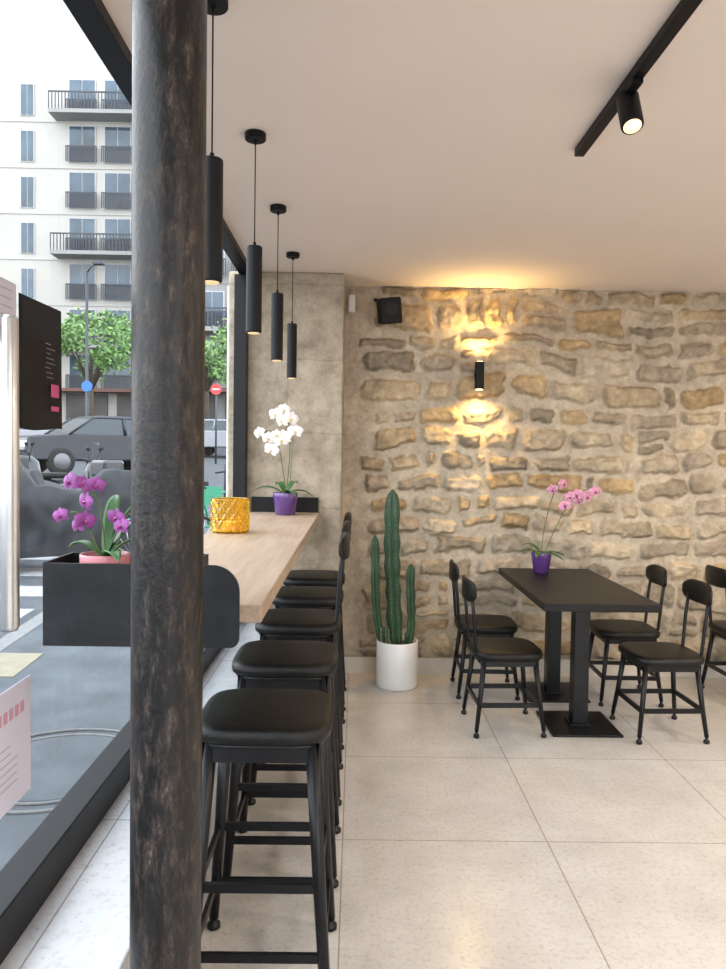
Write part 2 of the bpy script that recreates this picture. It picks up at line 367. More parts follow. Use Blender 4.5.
# ---------------------------------------------------------------- bar counter
HC=1.13
bc=empty('bar_counter',(0,0,0))
box('top',-0.688,-0.226,1.80,4.715,HC-0.045,HC,M_wood,bc,0.004)
boxes('bracket',[(-0.688,-0.33,y-0.015,y+0.015,HC-0.075,HC-0.045) for y in (2.4,3.4,4.3)]+[(-0.688,-0.658,y-0.015,y+0.015,HC-0.3,HC-0.075) for y in (2.4,3.4,4.3)],M_black,bc)
boxes('trim_1',[(-0.66,-0.235,4.70,4.729,HC,HC+0.095)],M_blackmat,None,0.002)

def plate(name,y0,y1,x0,x1,z0,z1,rad,m,parent):
    rb=0.02
    pts=[(x0,z0)]+[(x1-rb+rb*math.sin(a),z0+rb-rb*math.cos(a)) for a in np.linspace(0,PI/2,6)]
    pts+=[(x1-rad+rad*math.cos(a),z1-rad+rad*math.sin(a)) for a in np.linspace(0,PI/2,12)]
    pts+=[(x0,z1)]
    n=len(pts); v=[(p[0],y0,p[1]) for p in pts]+[(p[0],y1,p[1]) for p in pts]
    f=[tuple(range(n)),tuple(reversed(range(n,2*n)))]+[(i,i+n,(i+1)%n+n,(i+1)%n) for i in range(n)]
    return mesh(name,v,f,m,parent)
pb=empty('planter_box',(0,0,0))
plate('front_plate',1.62,1.627,-0.683,-0.252,1.07,1.253,0.06,M_planter,pb)
boxes('sides',[(-0.683,-0.677,1.627,1.784,1.07,1.255),(-0.36,-0.354,1.627,1.784,1.07,1.255),(-0.683,-0.354,1.784,1.79,1.07,1.255),(-0.677,-0.354,1.627,1.784,1.07,1.076)],M_planter,pb)
boxes('bracket',[(-0.60,-0.56,1.79,1.80,1.07,1.13),(-0.45,-0.41,1.79,1.80,1.07,1.13)],M_black,pb)

# ---------------------------------------------------------------- stools and chairs
def seat_frame(e,hs,top,foot,rungs,lr):
    zt=hs-0.055
    legs=[];gl=[]
    for sx in (-1,1):
        for sy in (-1,1):
            legs.append(([(sx*top,sy*top,zt),(sx*(top+(foot-top)*0.5),sy*(top+(foot-top)*0.5),zt*0.5),(sx*foot,sy*foot,0.035)],[lr*1.15,lr,lr*0.85]))
            gl.append(([(sx*foot,sy*foot,0.04),(sx*foot,sy*foot,0.024),(sx*foot,sy*foot,0.018),(sx*foot,sy*foot,0.005),(sx*foot,sy*foot,0.0)],[lr*0.6,lr*0.6,lr*1.15,lr*1.2,lr*0.8]))
    for i,(p,r) in enumerate(legs): tube('leg_%d'%(i+1),p,r,M_black,e,10)
    tubes('glides',gl,M_black,e)
    for i,z in enumerate(rungs):
        k=foot+(top-foot)*((z-0.035)/(zt-0.035))
        h=0.0125
        boxes('rung_%d'%(i+1),[(-k,k,-k-0.006,-k+0.006,z-h,z+h),(-k,k,k-0.006,k+0.006,z-h,z+h),(-k-0.006,-k+0.006,-k,k,z-h,z+h),(k-0.006,k+0.006,-k,k,z-h,z+h)],M_black,e)
def backrest(e,xb,z0,z1,w,hp,out=0.03):
    posts=[]
    for sy in (-1,1):
        y=sy*(w-0.045)
        posts.append(([(-xb+0.02,y*0.9,z0-0.02),(-xb-0.005,y*0.95,z0+0.05),(-xb-out*0.5,y,(z0+z1)/2),(-xb-out,y,z1-hp*0.4)],0.0095))
    tubes('back_posts',posts,M_black,e)
    n=20; v=[];f=[]; seg=12
    for i in range(n+1):
        t=-1+2*i/n; y=w*t; hz=hp/2*(1-abs(t)**5*0.55 if abs(t)<1 else 0.45); cx=-xb-out-0.014+0.028*(t*t)
        for j in range(seg):
            th=2*PI*j/seg; c=math.cos(th); s=math.sin(th)
            tt=0.013*(1-0.5*abs(t)**8)
            v.append((cx+tt*math.copysign(abs(c)**0.6,c),y,z1-hp/2+hz*math.copysign(abs(s)**0.5,s)))
    for i in range(n):
        for j in range(seg):
            a=i*seg+j;b=i*seg+(j+1)%seg; f.append((a,b,b+seg,a+seg))
    f.append(tuple(reversed(range(seg)))); f.append(tuple(n*seg+j for j in range(seg)))
    mesh('back_pad',v,f,M_leather,e,True)
def stool(x,y,back,rz=0):
    e=empty('bar_stool',(x,y,0),rz); hs=0.78
    seat_frame(e,hs,0.138,0.184,(0.157,0.34),0.018)
    boxes('apron',[(-0.155,0.155,-0.155,-0.147,hs-0.105,hs-0.05),(-0.155,0.155,0.147,0.155,hs-0.105,hs-0.05),(-0.155,-0.147,-0.155,0.155,hs-0.105,hs-0.05),(0.147,0.155,-0.155,0.155,hs-0.105,hs-0.05)],M_black,e)
    cushion('seat_pan',(0,0,0),0.176,0.172,hs-0.066,hs-0.048,M_black,e,4.5,48,0)
    cushion('seat',(0,0,0),0.189,0.182,hs-0.055,hs-0.005,M_leather,e,4.6)
    if back: backrest(e,0.165,hs-0.05,1.15,0.15,0.11)
for i,y in enumerate((2.10,2.70,3.30,3.90,4.47)):
    stool(-0.243,y,i>=2,PI)
def chair(x,y,rz):
    e=empty('dining_chair',(x,y,0),rz); hs=0.46
    seat_frame(e,hs,0.14,0.182,(0.17,),0.0135)
    boxes('apron',[(-0.155,0.155,-0.155,-0.148,hs-0.085,hs-0.05),(-0.155,0.155,0.148,0.155,hs-0.085,hs-0.05),(-0.155,-0.148,-0.155,0.155,hs-0.085,hs-0.05),(0.148,0.155,-0.155,0.155,hs-0.085,hs-0.05)],M_black,e)
    cushion('seat_pan',(0,0,0),0.178,0.178,hs-0.06,hs-0.045,M_black,e,4.5,48,0)
    cushion('seat',(0,0,0),0.194,0.194,hs-0.05,hs-0.004,M_leather,e,4)
    backrest(e,0.175,hs-0.05,0.835,0.155,0.125,0.035)
chair(0.84,4.08,0.04); chair(0.845,4.70,-0.03); chair(1.69,4.02,PI+0.04); chair(1.695,4.60,PI-0.02); chair(2.49,4.62,0.04)

# ---------------------------------------------------------------- dining table
def table(x):
    dt=empty('dining_table',(x,0,0))
    box('top',-0.295,0.315,3.76,4.98,0.712,0.752,M_tabletop,dt,0.004)
    for i,y in enumerate((4.10,4.66)):
        box('base_%d'%(i+1),-0.19,0.19,y-0.19,y+0.19,0,0.014,M_black,dt,0.003)
        box('base_collar_%d'%(i+1),-0.06,0.06,y-0.06,y+0.06,0.012,0.024,M_black,dt,0.002)
        box('pedestal_%d'%(i+1),-0.042,0.042,y-0.042,y+0.042,0.02,0.70,M_black,dt,0.003)
        box('mount_%d'%(i+1),-0.165,0.165,y-0.15,y+0.15,0.695,0.712,M_black,dt)
table(1.272); table(2.97)

# ---------------------------------------------------------------- lamps
def light(name,typ,loc,energy,col,parent=None,**k):
    l=bpy.data.lights.new(name,typ); l.energy=energy; l.color=col
    for a,b in k.items(): setattr(l,a,b)
    o=bpy.data.objects.new(name,l); o.location=loc; COL.objects.link(o)
    if parent: o.parent=parent
    return o
for y in (1.92,2.71,3.49,4.29):
    e=empty('pendant_lamp',(-0.378,y,0))
    cyl('canopy',(0,0,0),0.038,CH-0.026,CH,M_blackmat,e)
    tubes('cord',[([(0,0,2.25),(0,0,CH-0.02)],0.0022),([(0,0,2.245),(0,0,2.262)],0.006),([(0,0,CH-0.04),(0,0,CH-0.02)],0.006)],M_blackmat,e,8)
    cyl('shade',(0,0,0),0.0285,1.937,2.247,M_blackmat,e)
    cyl('bulb_face',(0,0,0),0.021,1.934,1.938,M_pend,e,24,0.0005)
    light('pendant_light','SPOT',(0,0,1.93),1.0,(1,0.78,0.52),e,spot_size=1.4,spot_blend=0.6,shadow_soft_size=0.02)
sx,sz=0.822,2.045
e=empty('wall_sconce',(sx,YB-0.11,sz))
cyl('body',(0,0,0),0.031,-0.092,0.092,M_blackmat,e)
box('wall_mount',-0.02,0.02,0.02,0.105,-0.035,0.035,M_blackmat,e,0.003)
cyl('glow_top',(0,0,0),0.024,0.0915,0.0935,M_lampwarm,e,24,0.0003)
cyl('glow_bottom',(0,0,0),0.024,-0.0935,-0.0915,M_lampwarm,e,24,0.0003)
WARM=(1,0.64,0.22)
lo=light('light_down','SPOT',(0,0,-0.10),30,WARM,e,spot_size=2.6,spot_blend=1.0,shadow_soft_size=0.024)
lu=light('light_up','SPOT',(0,0,0.10),26,WARM,e,spot_size=2.6,spot_blend=1.0,shadow_soft_size=0.024); lu.rotation_euler=(PI,0,0)
def spot_head(e,px,py,d,energy,nm):
    d=Vector(d).normalized(); c=Vector((px,py,CH-0.105))
    tube(nm+'_can',[c-d*0.065,c-d*0.06,c+d*0.05,c+d*0.055],[0.030,0.0335,0.0335,0.032],M_blackmat,e,28)
    tube(nm+'_face',[c+d*0.0555,c+d*0.057],[0.026,0.026],M_lampspot,e,24)
    box(nm+'_adapter',px-0.016,px+0.016,py-0.06,py+0.06,CH-0.045,CH-0.03,M_blackmat,e,0.002)
    tube(nm+'_arm',[(px,py,CH-0.045),(px,py,CH-0.075),tuple(c-d*0.02)],0.008,M_blackmat,e,10)
    lt=light(nm+'_lamp','SPOT',tuple(c+d*0.062),energy,(1,0.86,0.70),e,spot_size=1.7,spot_blend=0.8,shadow_soft_size=0.03)
    lt.rotation_euler=d.to_track_quat('-Z','Y').to_euler()
e=empty('added_track_light',(0,0,0))
box('track',0.795,0.830,0.3,2.79,CH-0.03,CH,M_blackmat,e,0.002)
spot_head(e,0.812,2.27,(0.0,-0.48,-1),14,'spot_1')
spot_head(e,0.812,0.9,(0.3,-0.2,-1),16,'spot_2')
e=empty('added_track_light',(0,0,0))  # second track, out of view, added to wash the back wall with light
box('track',2.9,2.935,0.3,3.2,CH-0.03,CH,M_blackmat,e,0.002)
spot_head(e,2.917,1.2,(-0.2,0.6,-1),48,'spot_1')
spot_head(e,2.917,2.5,(-0.35,0.9,-0.9),48,'spot_2')
for (x,y,p) in ((1.8,-0.6,50),(3.4,1.2,55),(3.5,3.6,28)):
    light('ceiling_fill_light','AREA',(x,y,CH-0.012),p,(1,0.86,0.72),None,shape='DISK',size=0.5)  # bare area lights without fittings, added to brighten the room

# ---------------------------------------------------------------- speaker, sensor
e=empty('wall_speaker',(0.205,4.93,2.455),0.25)
o=box('cabinet',-0.072,0.072,-0.06,0.05,-0.085,0.085,M_blackmat,e,0.014); o.rotation_euler=(math.radians(8),math.radians(-8),0)
o=cyl('grille',(0,0,0),0.045,0,0.004,M_black,e); o.rotation_euler=(PI/2+math.radians(8),0,0); o.location=(0,-0.06,0.0)
tubes('bracket',[([(0,0.04,0.02),(-0.04,0.12,0.09)],0.007),([(-0.04,0.12,0.09),(-0.055,0.16,0.10)],0.012)],M_blackmat,e)
e=empty('motion_sensor',(-0.045,5.06,2.52))
box('housing',-0.024,0.024,-0.035,0.012,-0.06,0.06,M_plastic,e,0.012)
box('lens',-0.016,0.016,-0.040,-0.03,-0.04,-0.005,M_white,e,0.004)

# ---------------------------------------------------------------- plants
def petal(v,f,c,n,up,ang,L,W,cup):
    n=Vector(n).normalized(); up=Vector(up); up=(up-n*up.dot(n)).normalized(); rt=n.cross(up)
    d=up*math.cos(ang)+rt*math.sin(ang); s=n.cross(d)
    k=len(v); NU=5; NV=3
    for i in range(NU+1):
        t=i/NU; w=W*math.sin(PI*min(1,(t*0.86+0.1)))**0.75
        for j in range(-NV+1,NV):
            q=j/(NV-1)
            v.append(c+d*(L*t)+s*(w*q)+n*(cup*(math.sin(t*PI)*0.5-0.4*t*t)-0.15*W*q*q))
    m=2*NV-1
    for i in range(NU):
        for j in range(m-1):
            a=k+i*m+j; f.append((a,a+1,a+m+1,a+m))
def flowers(par,lst,size,mp):
    v=[];f=[];vl=[];fl=[];vh=[];fh=[]
    for c,n in lst:
        c=Vector(c); n=Vector(n).normalized(); sz=size*random.uniform(0.8,1.1); ro=random.uniform(-0.4,0.4)
        up=Vector((math.sin(ro),0,math.cos(ro)))
        for a in (0,2.2,-2.2): petal(v,f,c-n*0.001,n,up,a,sz*0.52,sz*0.17,sz*0.1)
        for a in (1.25,-1.25): petal(v,f,c+n*0.002,n,up,a,sz*0.56,sz*0.30,sz*0.12)
        petal(vl,fl,c+n*0.006,n,up,PI,sz*0.22,sz*0.08,sz*0.25)
        petal(vl,fl,c+n*0.006,n,up,PI-0.8,sz*0.12,sz*0.05,sz*0.25); petal(vl,fl,c+n*0.006,n,up,PI+0.8,sz*0.12,sz*0.05,sz*0.25)
        tube_geo([c,c+n*sz*0.12,c+n*sz*0.15],[sz*0.025,sz*0.03,sz*0.012],8,vv=vh,ff=fh)
    mesh('petals',v,f,mp,par,True); mesh('lips',vl,fl,M_flip if mp is not M_fwhite else M_fyel,par,True); mesh('hearts',vh,fh,M_fyel if mp is not M_fmag else M_fwhite,par,True)
def leaves(par,base,lst,m=M_leaf):
    v=[];f=[]
    for ang,L,W,rise,droop in lst:
        d=Vector((math.cos(ang),math.sin(ang),0)); s=Vector((-d.y,d.x,0)); k=len(v); N=12
        for i in range(N+1):
            t=i/N; w=W*(0.35+0.65*math.sin(PI*min(1,t*0.9+0.05)))*(1-t**6)
            p=Vector(base)+d*(L*t)+Vector((0,0,rise*math.sin(t*PI*0.6)-droop*t*t))
            for q,zz in ((-1,0.25),(-0.5,0.08),(0,0),(0.5,0.08),(1,0.25)): v.append(p+s*(w*q)+Vector((0,0,zz*w)))
        for i in range(N):
            for j in range(4):
                a=k+i*5+j; f.append((a,a+1,a+6,a+5))
    o=mesh('leaves',v,f,m,par,True)
    so=o.modifiers.new('thick','SOLIDIFY'); so.thickness=0.003
def pot(par,r,h,m,taper=0.8):
    lathe('pot',[(r*taper*0.9,0),(r*taper,0.004),(r*0.97,h*0.75),(r,h-0.004),(r*0.98,h),(r*0.9,h),(r*0.88,h*0.85),(0.001,h*0.85)],(0,0,0),m,par,36)
    lathe('substrate',[(r*0.87,h*0.8),(r*0.85,h*0.9),(r*0.4,h*0.93)],(0,0,0),M_soil,par,24)
def bez(p0,p1,p2,p3,n=16):
    p0,p1,p2,p3=map(Vector,(p0,p1,p2,p3)); r=[]
    for i in range(n+1):
        t=i/n; r.append(p0*(1-t)**3+p1*3*t*(1-t)**2+p2*3*t*t*(1-t)+p3*t**3)
    return r
def fl_along(cv,ts,off=0.03,n0=(0,-1,0.1)):
    out=[];st=[]
    for i,t in enumerate(ts):
        p=cv[int(t*(len(cv)-1))]; sx=(1 if i%2 else -1)
        q=p+Vector((sx*off*random.uniform(0.7,1.2),-off*random.uniform(0.3,0.8),-off*random.uniform(0.1,0.7)))
        out.append((q,(n0[0]+sx*random.uniform(0.1,0.7),n0[1],n0[2]+random.uniform(-0.3,0.2))))
        st.append(([p,(p+q)/2+Vector((0,0,0.006)),q],0.0013))
    return out,st

e=empty('potted_orchid',(-0.425,4.50,HC+0.001))
pot(e,0.076,0.135,M_purple)
leaves(e,(0,0,0.12),[(0.1,0.17,0.028,0.05,0.06),(3.2,0.20,0.028,0.07,0.05),(2.2,0.12,0.026,0.09,0.03),(5.2,0.15,0.026,0.05,0.05),(0.9,0.11,0.025,0.09,0.02)])
c1=bez((0,0,0.11),(0.03,0,0.35),(0.05,-0.02,0.60),(-0.04,-0.03,0.66)); c2=bez((0.01,0,0.11),(-0.03,0.01,0.3),(-0.04,-0.02,0.60),(-0.14,-0.04,0.48))
fa,sa=fl_along(c1,(0.6,0.68,0.76,0.84,0.92,1.0),0.042); fb,sb=fl_along(c2,(0.55,0.64,0.74,0.84,0.92,1.0),0.042)
tubes('stems',[(c1,0.003),(c2,0.003)]+sa+sb,M_stem,e,8)
tubes('stakes',[([(0.02,0.01,0.1),(0.045,0.0,0.50)],0.002)],M_stem,e,6)
flowers(e,fa+fb,0.088,M_fwhite)

e=empty('potted_orchid',(1.215,4.78,0.753))
pot(e,0.066,0.135,M_purple,0.72)
leaves(e,(0,0,0.12),[(0.2,0.17,0.026,0.03,0.05),(3.1,0.15,0.026,0.04,0.03),(2.4,0.14,0.024,0.07,0.02),(5.6,0.16,0.024,0.02,0.05),(4.2,0.12,0.024,0.03,0.04)])
c1=bez((0,0,0.11),(0.0,0,0.3),(0.05,-0.02,0.48),(0.09,-0.03,0.60)); c2=bez((0.01,0,0.11),(0.08,0.0,0.26),(0.14,-0.03,0.50),(0.27,-0.05,0.55))
fa,sa=fl_along(c1,(0.93,1.0),0.03); fb,sb=fl_along(c2,(0.74,0.8,0.86,0.92,0.97,1.0),0.042)
tubes('stems',[(c1,0.003),(c2,0.003)]+sa+sb,M_stem,e,8)
flowers(e,fa+fb,0.088,M_fpink)

e=empty('potted_orchid',(-0.575,1.705,1.0775))
pot(e,0.056,0.187,M_pinkpot,0.85)
leaves(e,(0,0,0.17),[(0.1,0.11,0.02,0.06,0.02),(3.0,0.09,0.018,0.05,0.02),(0.6,0.10,0.018,0.09,0.0),(5.3,0.11,0.018,0.04,0.03),(1.6,0.10,0.018,0.12,-0.03),(0.3,0.09,0.016,0.12,-0.02)])
c1=bez((0,0,0.16),(0.0,0,0.27),(-0.02,-0.02,0.38),(-0.06,-0.02,0.35)); c2=bez((0.01,0,0.16),(0.05,0,0.26),(0.06,-0.01,0.34),(0.085,-0.03,0.22)); c3=bez((0,0,0.16),(-0.03,0,0.22),(-0.04,-0.02,0.30),(-0.075,-0.02,0.28))
fa,sa=fl_along(c1,(0.6,0.78,0.9,1.0),0.022); fb,sb=fl_along(c2,(0.6,0.72,0.86,1.0),0.022); fc,sc=fl_along(c3,(0.6,0.8,1.0),0.02)
tubes('stems',[(c1,0.002),(c2,0.002),(c3,0.002)]+sa+sb+sc,M_stem,e,8)
flowers(e,fa+fb+fc,0.043,M_fmag)

e=empty('potted_cactus',(0.287,4.78,0))
lathe('pot',[(0.128,0),(0.133,0.006),(0.135,0.02),(0.135,0.295),(0.133,0.3),(0.124,0.3),(0.122,0.26),(0.001,0.26)],(0,0,0),M_white,e,48)
lathe('soil',[(0.121,0.25),(0.12,0.27),(0.06,0.275)],(0,0,0),M_soil,e,32)
spv=[];spf=[]
def cact(nm,pts,r,ribs):
    n=34; P=[Vector(p) for p in pts]
    cv=bez(*P,n=n)
    rad=[r*(0.78+0.22*min(1,i/5))*(1+0.09*math.sin(i*1.15)+0.05*math.sin(i*0.37)) if i<n-4 else r*math.sqrt(max(0.02,1-((i-(n-4))/4.0)**2)) for i in range(n+1)]
    rib=lambda th: 0.66+0.42*abs(math.cos(ribs*th/2))**1.3
    tube(nm,cv,rad,M_cactus,e,ribs*8,rib)
    for i in range(2,n-1):
        for j in range(ribs):
            th=2*PI*j/ribs; t=(cv[i+1]-cv[i-1]).normalized()
            a=Vector((1,0,0)); ref=(a-t*a.dot(t)).normalized(); bi=t.cross(ref)
            d=ref*math.cos(th)+bi*math.sin(th); p=cv[i]+d*rad[i]*1.04
            for q in (-0.5,0.5):
                dd=(d+ref*q*0.5+t*q).normalized()
                tube_geo([p,p+dd*0.012],[0.0011,0.0004],4,vv=spv,ff=spf)
cact('stem_main',[(-0.01,0,0.25),(-0.03,0,0.6),(-0.055,0,0.9),(-0.045,0,1.28)],0.046,6)
cact('stem_left',[(-0.06,-0.01,0.25),(-0.17,-0.02,0.36),(-0.145,-0.02,0.7),(-0.158,-0.02,0.985)],0.028,5)
cact('stem_right',[(0.04,0.0,0.25),(0.13,0,0.34),(0.06,0,0.6),(0.082,0,0.80)],0.028,5)
cact('stem_small',[(-0.06,-0.04,0.25),(-0.09,-0.06,0.30),(-0.085,-0.07,0.34),(-0.09,-0.07,0.40)],0.022,5)
mesh('spines',spv,spf,M_spine,e)

# amber glass candle holder
def amber():
    m, nt, b = new_mat('amber_glass')
    b.inputs['Roughness'].default_value=0.05
    b.inputs['Transmission Weight'].default_value=0.93; b.inputs['IOR'].default_value=1.42; b.inputs['Coat Weight'].default_value=0.2
    n=nt.nodes.new('ShaderNodeTexNoise'); n.inputs['Scale'].default_value=25
    tc=nt.nodes.new('ShaderNodeTexCoord'); nt.links.new(tc.outputs['Object'],n.inputs['Vector'])
    r=nt.nodes.new('ShaderNodeValToRGB'); r.color_ramp.elements[0].color=(1,0.74,0.08,1); r.color_ramp.elements[1].color=(1.0,0.60,0.03,1)
    nt.links.new(n.outputs['Fac'],r.inputs['Fac']); nt.links.new(r.outputs['Color'],b.inputs['Base Color'])
    return m
M_amber=amber()
e=empty('candle_holder',(-0.585,3.46,HC+0.001))
seg=144; rows=40; v=[];f=[]
R=0.086; Hg=0.158; NL=14
for i in range(rows+1):
    t=i/rows
    for j in range(seg):
        th=2*PI*j/seg
        p=NL*th/2; q=t*PI*2.6
        ridge=max(abs(math.cos(p+q)),abs(math.cos(p-q)))**6
        env=min(1,t*12)*min(1,(1-t)*9)
        rr=R*(0.94+0.08*math.sin(min(1,t*6)*PI/2)-0.02*t)+(0.0065*ridge-0.002)*env+(0.002 if t>0.93 else 0)
        v.append((rr*math.cos(th),rr*math.sin(th),Hg*t))
for i in range(rows+1):
    t=1-i/rows
    for j in range(seg):
        th=2*PI*j/seg; v.append(((R-0.007)*math.cos(th),(R-0.007)*math.sin(th),0.008+(Hg-0.008)*t))
for i in range(2*rows+1):
    for j in range(seg):
        a=i*seg+j;b=i*seg+(j+1)%seg; f.append((a,b,b+seg,a+seg))
f.append(tuple(reversed(range(seg)))); k=(2*rows+1)*seg; f.append(tuple(k+j for j in range(seg)))
mesh('glass_body',v,f,M_amber,e,True)
M_wax=mat('candle_wax',(0.9,0.78,0.45),0.6)
cyl('candle',(0,0,0),0.045,0.0085,0.05,M_wax,e)

# ---------------------------------------------------------------- things on the glass
e=empty('door_handle',(-0.672,1.44,0))
tube('bar',[(0,0,1.147),(0,0,1.155),(0,0,1.75),(0,0,1.757)],[0.015,0.0185,0.0185,0.015],M_steel,e,28)
tubes('standoffs',[([(-0.055,0,z),(0,0,z)],0.008) for z in (1.20,1.70)],M_steel,e)
M_cardb=mat('card_black',(0.006,0.006,0.007),0.6,spec=0.25); M_cardw=mat('card_print_white',(0.2,0.2,0.2),0.7); M_cardp=mat('card_print_pink',(0.5,0.07,0.2),0.6)
M_paper=mat('paper',(0.55,0.53,0.62),0.7); M_ink=mat('paper_ink',(0.38,0.35,0.44),0.7); M_inkr=mat('paper_ink_red',(0.5,0.26,0.34),0.7)
gx=WX+0.003
e=empty('menu_card',(0,0,0))
N=14; v=[];f=[]
for i in range(N+1):
    t=i/N; yy=1.598+0.210*t
    for z in (1.548-0.004*math.sin(t*5),1.835):
        xo=gx+0.003+(0.003*(1-math.cos(t*3)) if z>1.7 else 0.008*t*t)
        v.append((xo,yy,z))
for i in range(N): f.append((2*i,2*i+2,2*i+3,2*i+1))
o=mesh('sheet',v,f,M_cardb,e,True); so=o.modifiers.new('t','SOLIDIFY'); so.thickness=0.0015; so.offset=1
L=[(gx+0.0105,gx+0.011,1.715+random.uniform(0,.01),1.775-random.uniform(0,.03),1.745-k*0.011,1.7470-k*0.011) for k in range(8)]
boxes('text_lines',L,M_cardw,e)
boxes('pink_blocks',[(gx+0.0115,gx+0.012,1.745,1.79,1.625,1.655),(gx+0.0115,gx+0.012,1.745,1.79,1.592,1.604)],M_cardp,e)
e=empty('poster',(0,0,0))
box('sheet',gx,gx+0.0015,1.36,1.655,0.735,0.995,M_paper,e)
L=[(gx+0.0015,gx+0.002,1.44,1.60-random.uniform(0,.05),0.87-k*0.017,0.873-k*0.017) for k in range(6)]
boxes('text_lines',L,M_ink,e)
boxes('text_title',[(gx+0.0015,gx+0.002,1.50+i*0.026,1.518+i*0.026,0.925,0.95) for i in range(5)],M_inkr,e)
e=empty('poster',(0,0,0))
box('sheet',gx,gx+0.0015,1.36,1.59,1.72,1.85,M_paper,e)
boxes('text_lines',[(gx+0.0015,gx+0.002,1.40,1.57,1.83-k*0.018,1.833-k*0.018) for k in range(5)],M_ink,e)

# ---------------------------------------------------------------- exterior
def gz(y): return -0.12 if y<5 else -0.12+0.06*(y-5)
def asphalt(name,c,s=6):
    return mat(name,c,0.85,0,0.22,s,0.4,60,spec=0.3)
M_road=asphalt('asphalt',(0.062,0.067,0.076)); M_pave=asphalt('pavement',(0.072,0.080,0.090),3); M_mark=mat('road_paint',(0.26,0.26,0.27),0.8,0,0.2,10); M_yel=mat('tactile_tan',(0.19,0.17,0.12),0.8,0,0.1,10)
M_curb=mat('curb_granite',(0.14,0.14,0.14),0.8,0,0.15,30)
def strip(name,xa,xb,ys,m,dz=0.0,th=0.1):
    v=[];f=[]
    for y in ys:
        z=gz(y)+dz; v+=[(xa,y,z),(xb,y,z),(xb,y,z-th),(xa,y,z-th)]
    for i in range(len(ys)-1):
        for j in range(4):
            a=i*4+j;b=i*4+(j+1)%4; f.append((a,b,b+4,a+4))
    f.append((3,2,1,0)); k=4*(len(ys)-1); f.append((k,k+1,k+2,k+3))
    return mesh(name,v,f,m)
strip('ground',-60,60,[-25,5,80],M_road,-0.12,0.05)
strip('ground_sidewalk',-2.75,-0.83,[-25,5,14],M_pave,0,0.11)
strip('ground_curb',-2.9,-2.75,[-25,5,14],M_curb,0.005,0.11)
strip('ground_pavement',-60,60,[44,60],M_pave,0.02)
for k in range(5):
    strip('ground_crosswalk_%d'%k,-6.4,-3.2,[6.0+k*0.95,6.45+k*0.95],M_mark,-0.116,0.004)
strip('ground_tactile_paving',-2.74,-2.4,[5.2,5.7],M_yel,0.006,0.005)
e=empty('manhole_cover',(-1.5,3.75,-0.118))
for i,r in enumerate((0.42,0.50)):
    tube('ring_%d'%i,[(r*math.cos(a),r*math.sin(a),0.004) for a in np.linspace(0,2*PI,49)],0.008,M_curb,e,8)
cyl('lid',(0,0,0),0.40,0.0,0.008,M_pave,e,48)
M_tarp=mat('grey_tarp',(0.013,0.015,0.019),0.55,0,0.3,6,0.3,9,spec=0.3)
M_tire=mat('tire',(0.008,0.008,0.008),0.8)
def tarp(loc,rz,L=2.1,hsc=1.0):
    e=empty('covered_motorcycle',loc,rz); N=90; SG=60; v=[];f=[]
    for i in range(N+1):
        t=i/N; x=(t-0.5)*L
        # handlebar hump, dipped seat, raised tail box
        hprof=hsc*np.interp(t,[0,0.05,0.14,0.24,0.30,0.40,0.62,0.74,0.90,0.97,1],[0.50,0.72,0.98,1.26,1.22,0.90,0.84,1.08,1.06,0.75,0.45])
        w=np.interp(t,[0,0.1,0.2,0.26,0.36,0.6,0.78,0.92,1],[0.10,0.16,0.34,0.40,0.20,0.19,0.24,0.22,0.12])
        for j in range(SG+1):
            u=-1+2*j/SG; a=u*PI/2
            fl=1+0.25*abs(u)**3
            y=w*fl*math.copysign(abs(math.sin(a))**0.7,u); z=0.16+(hprof-0.16)*(abs(math.cos(a))**0.7)
            amp=abs(u)**1.5
            fold=math.sin(x*17+3*noise.noise(Vector((x*2,z*2,u))))*0.022*amp+noise.noise(Vector((x*4,u*2,z*3)))*0.05
            y+=fold*(1 if u>0 else -1); z+=noise.noise(Vector((x*5,u*3,2)))*0.03*math.cos(a)
            v.append((x,y,z))
    m=SG+1
    for i in range(N):
        for j in range(SG):
            a=i*m+j; f.append((a,a+1,a+m+1,a+m))
    mesh('cover',v,f,M_tarp,e,True)
    for k,x in enumerate((-0.72,0.68)):
        o=lathe('wheel_%d'%k,[(0.12,-0.05),(0.26,-0.06),(0.3,-0.03),(0.3,0.03),(0.26,0.06),(0.12,0.05)],(0,0,0),M_tire,e,28); o.rotation_euler=(PI/2,0,0); o.location=(x,0,0.3)
tarp((-3.75,9.3,gz(9.3)-0.10),0.35,2.3,1.15); tarp((-5.3,10.6,gz(10.6)-0.10),-0.3,2.2,1.05)
M_scoot=mat('scooter_paint',(0.012,0.014,0.02),0.25,0,0.1,5,coat=0.3)
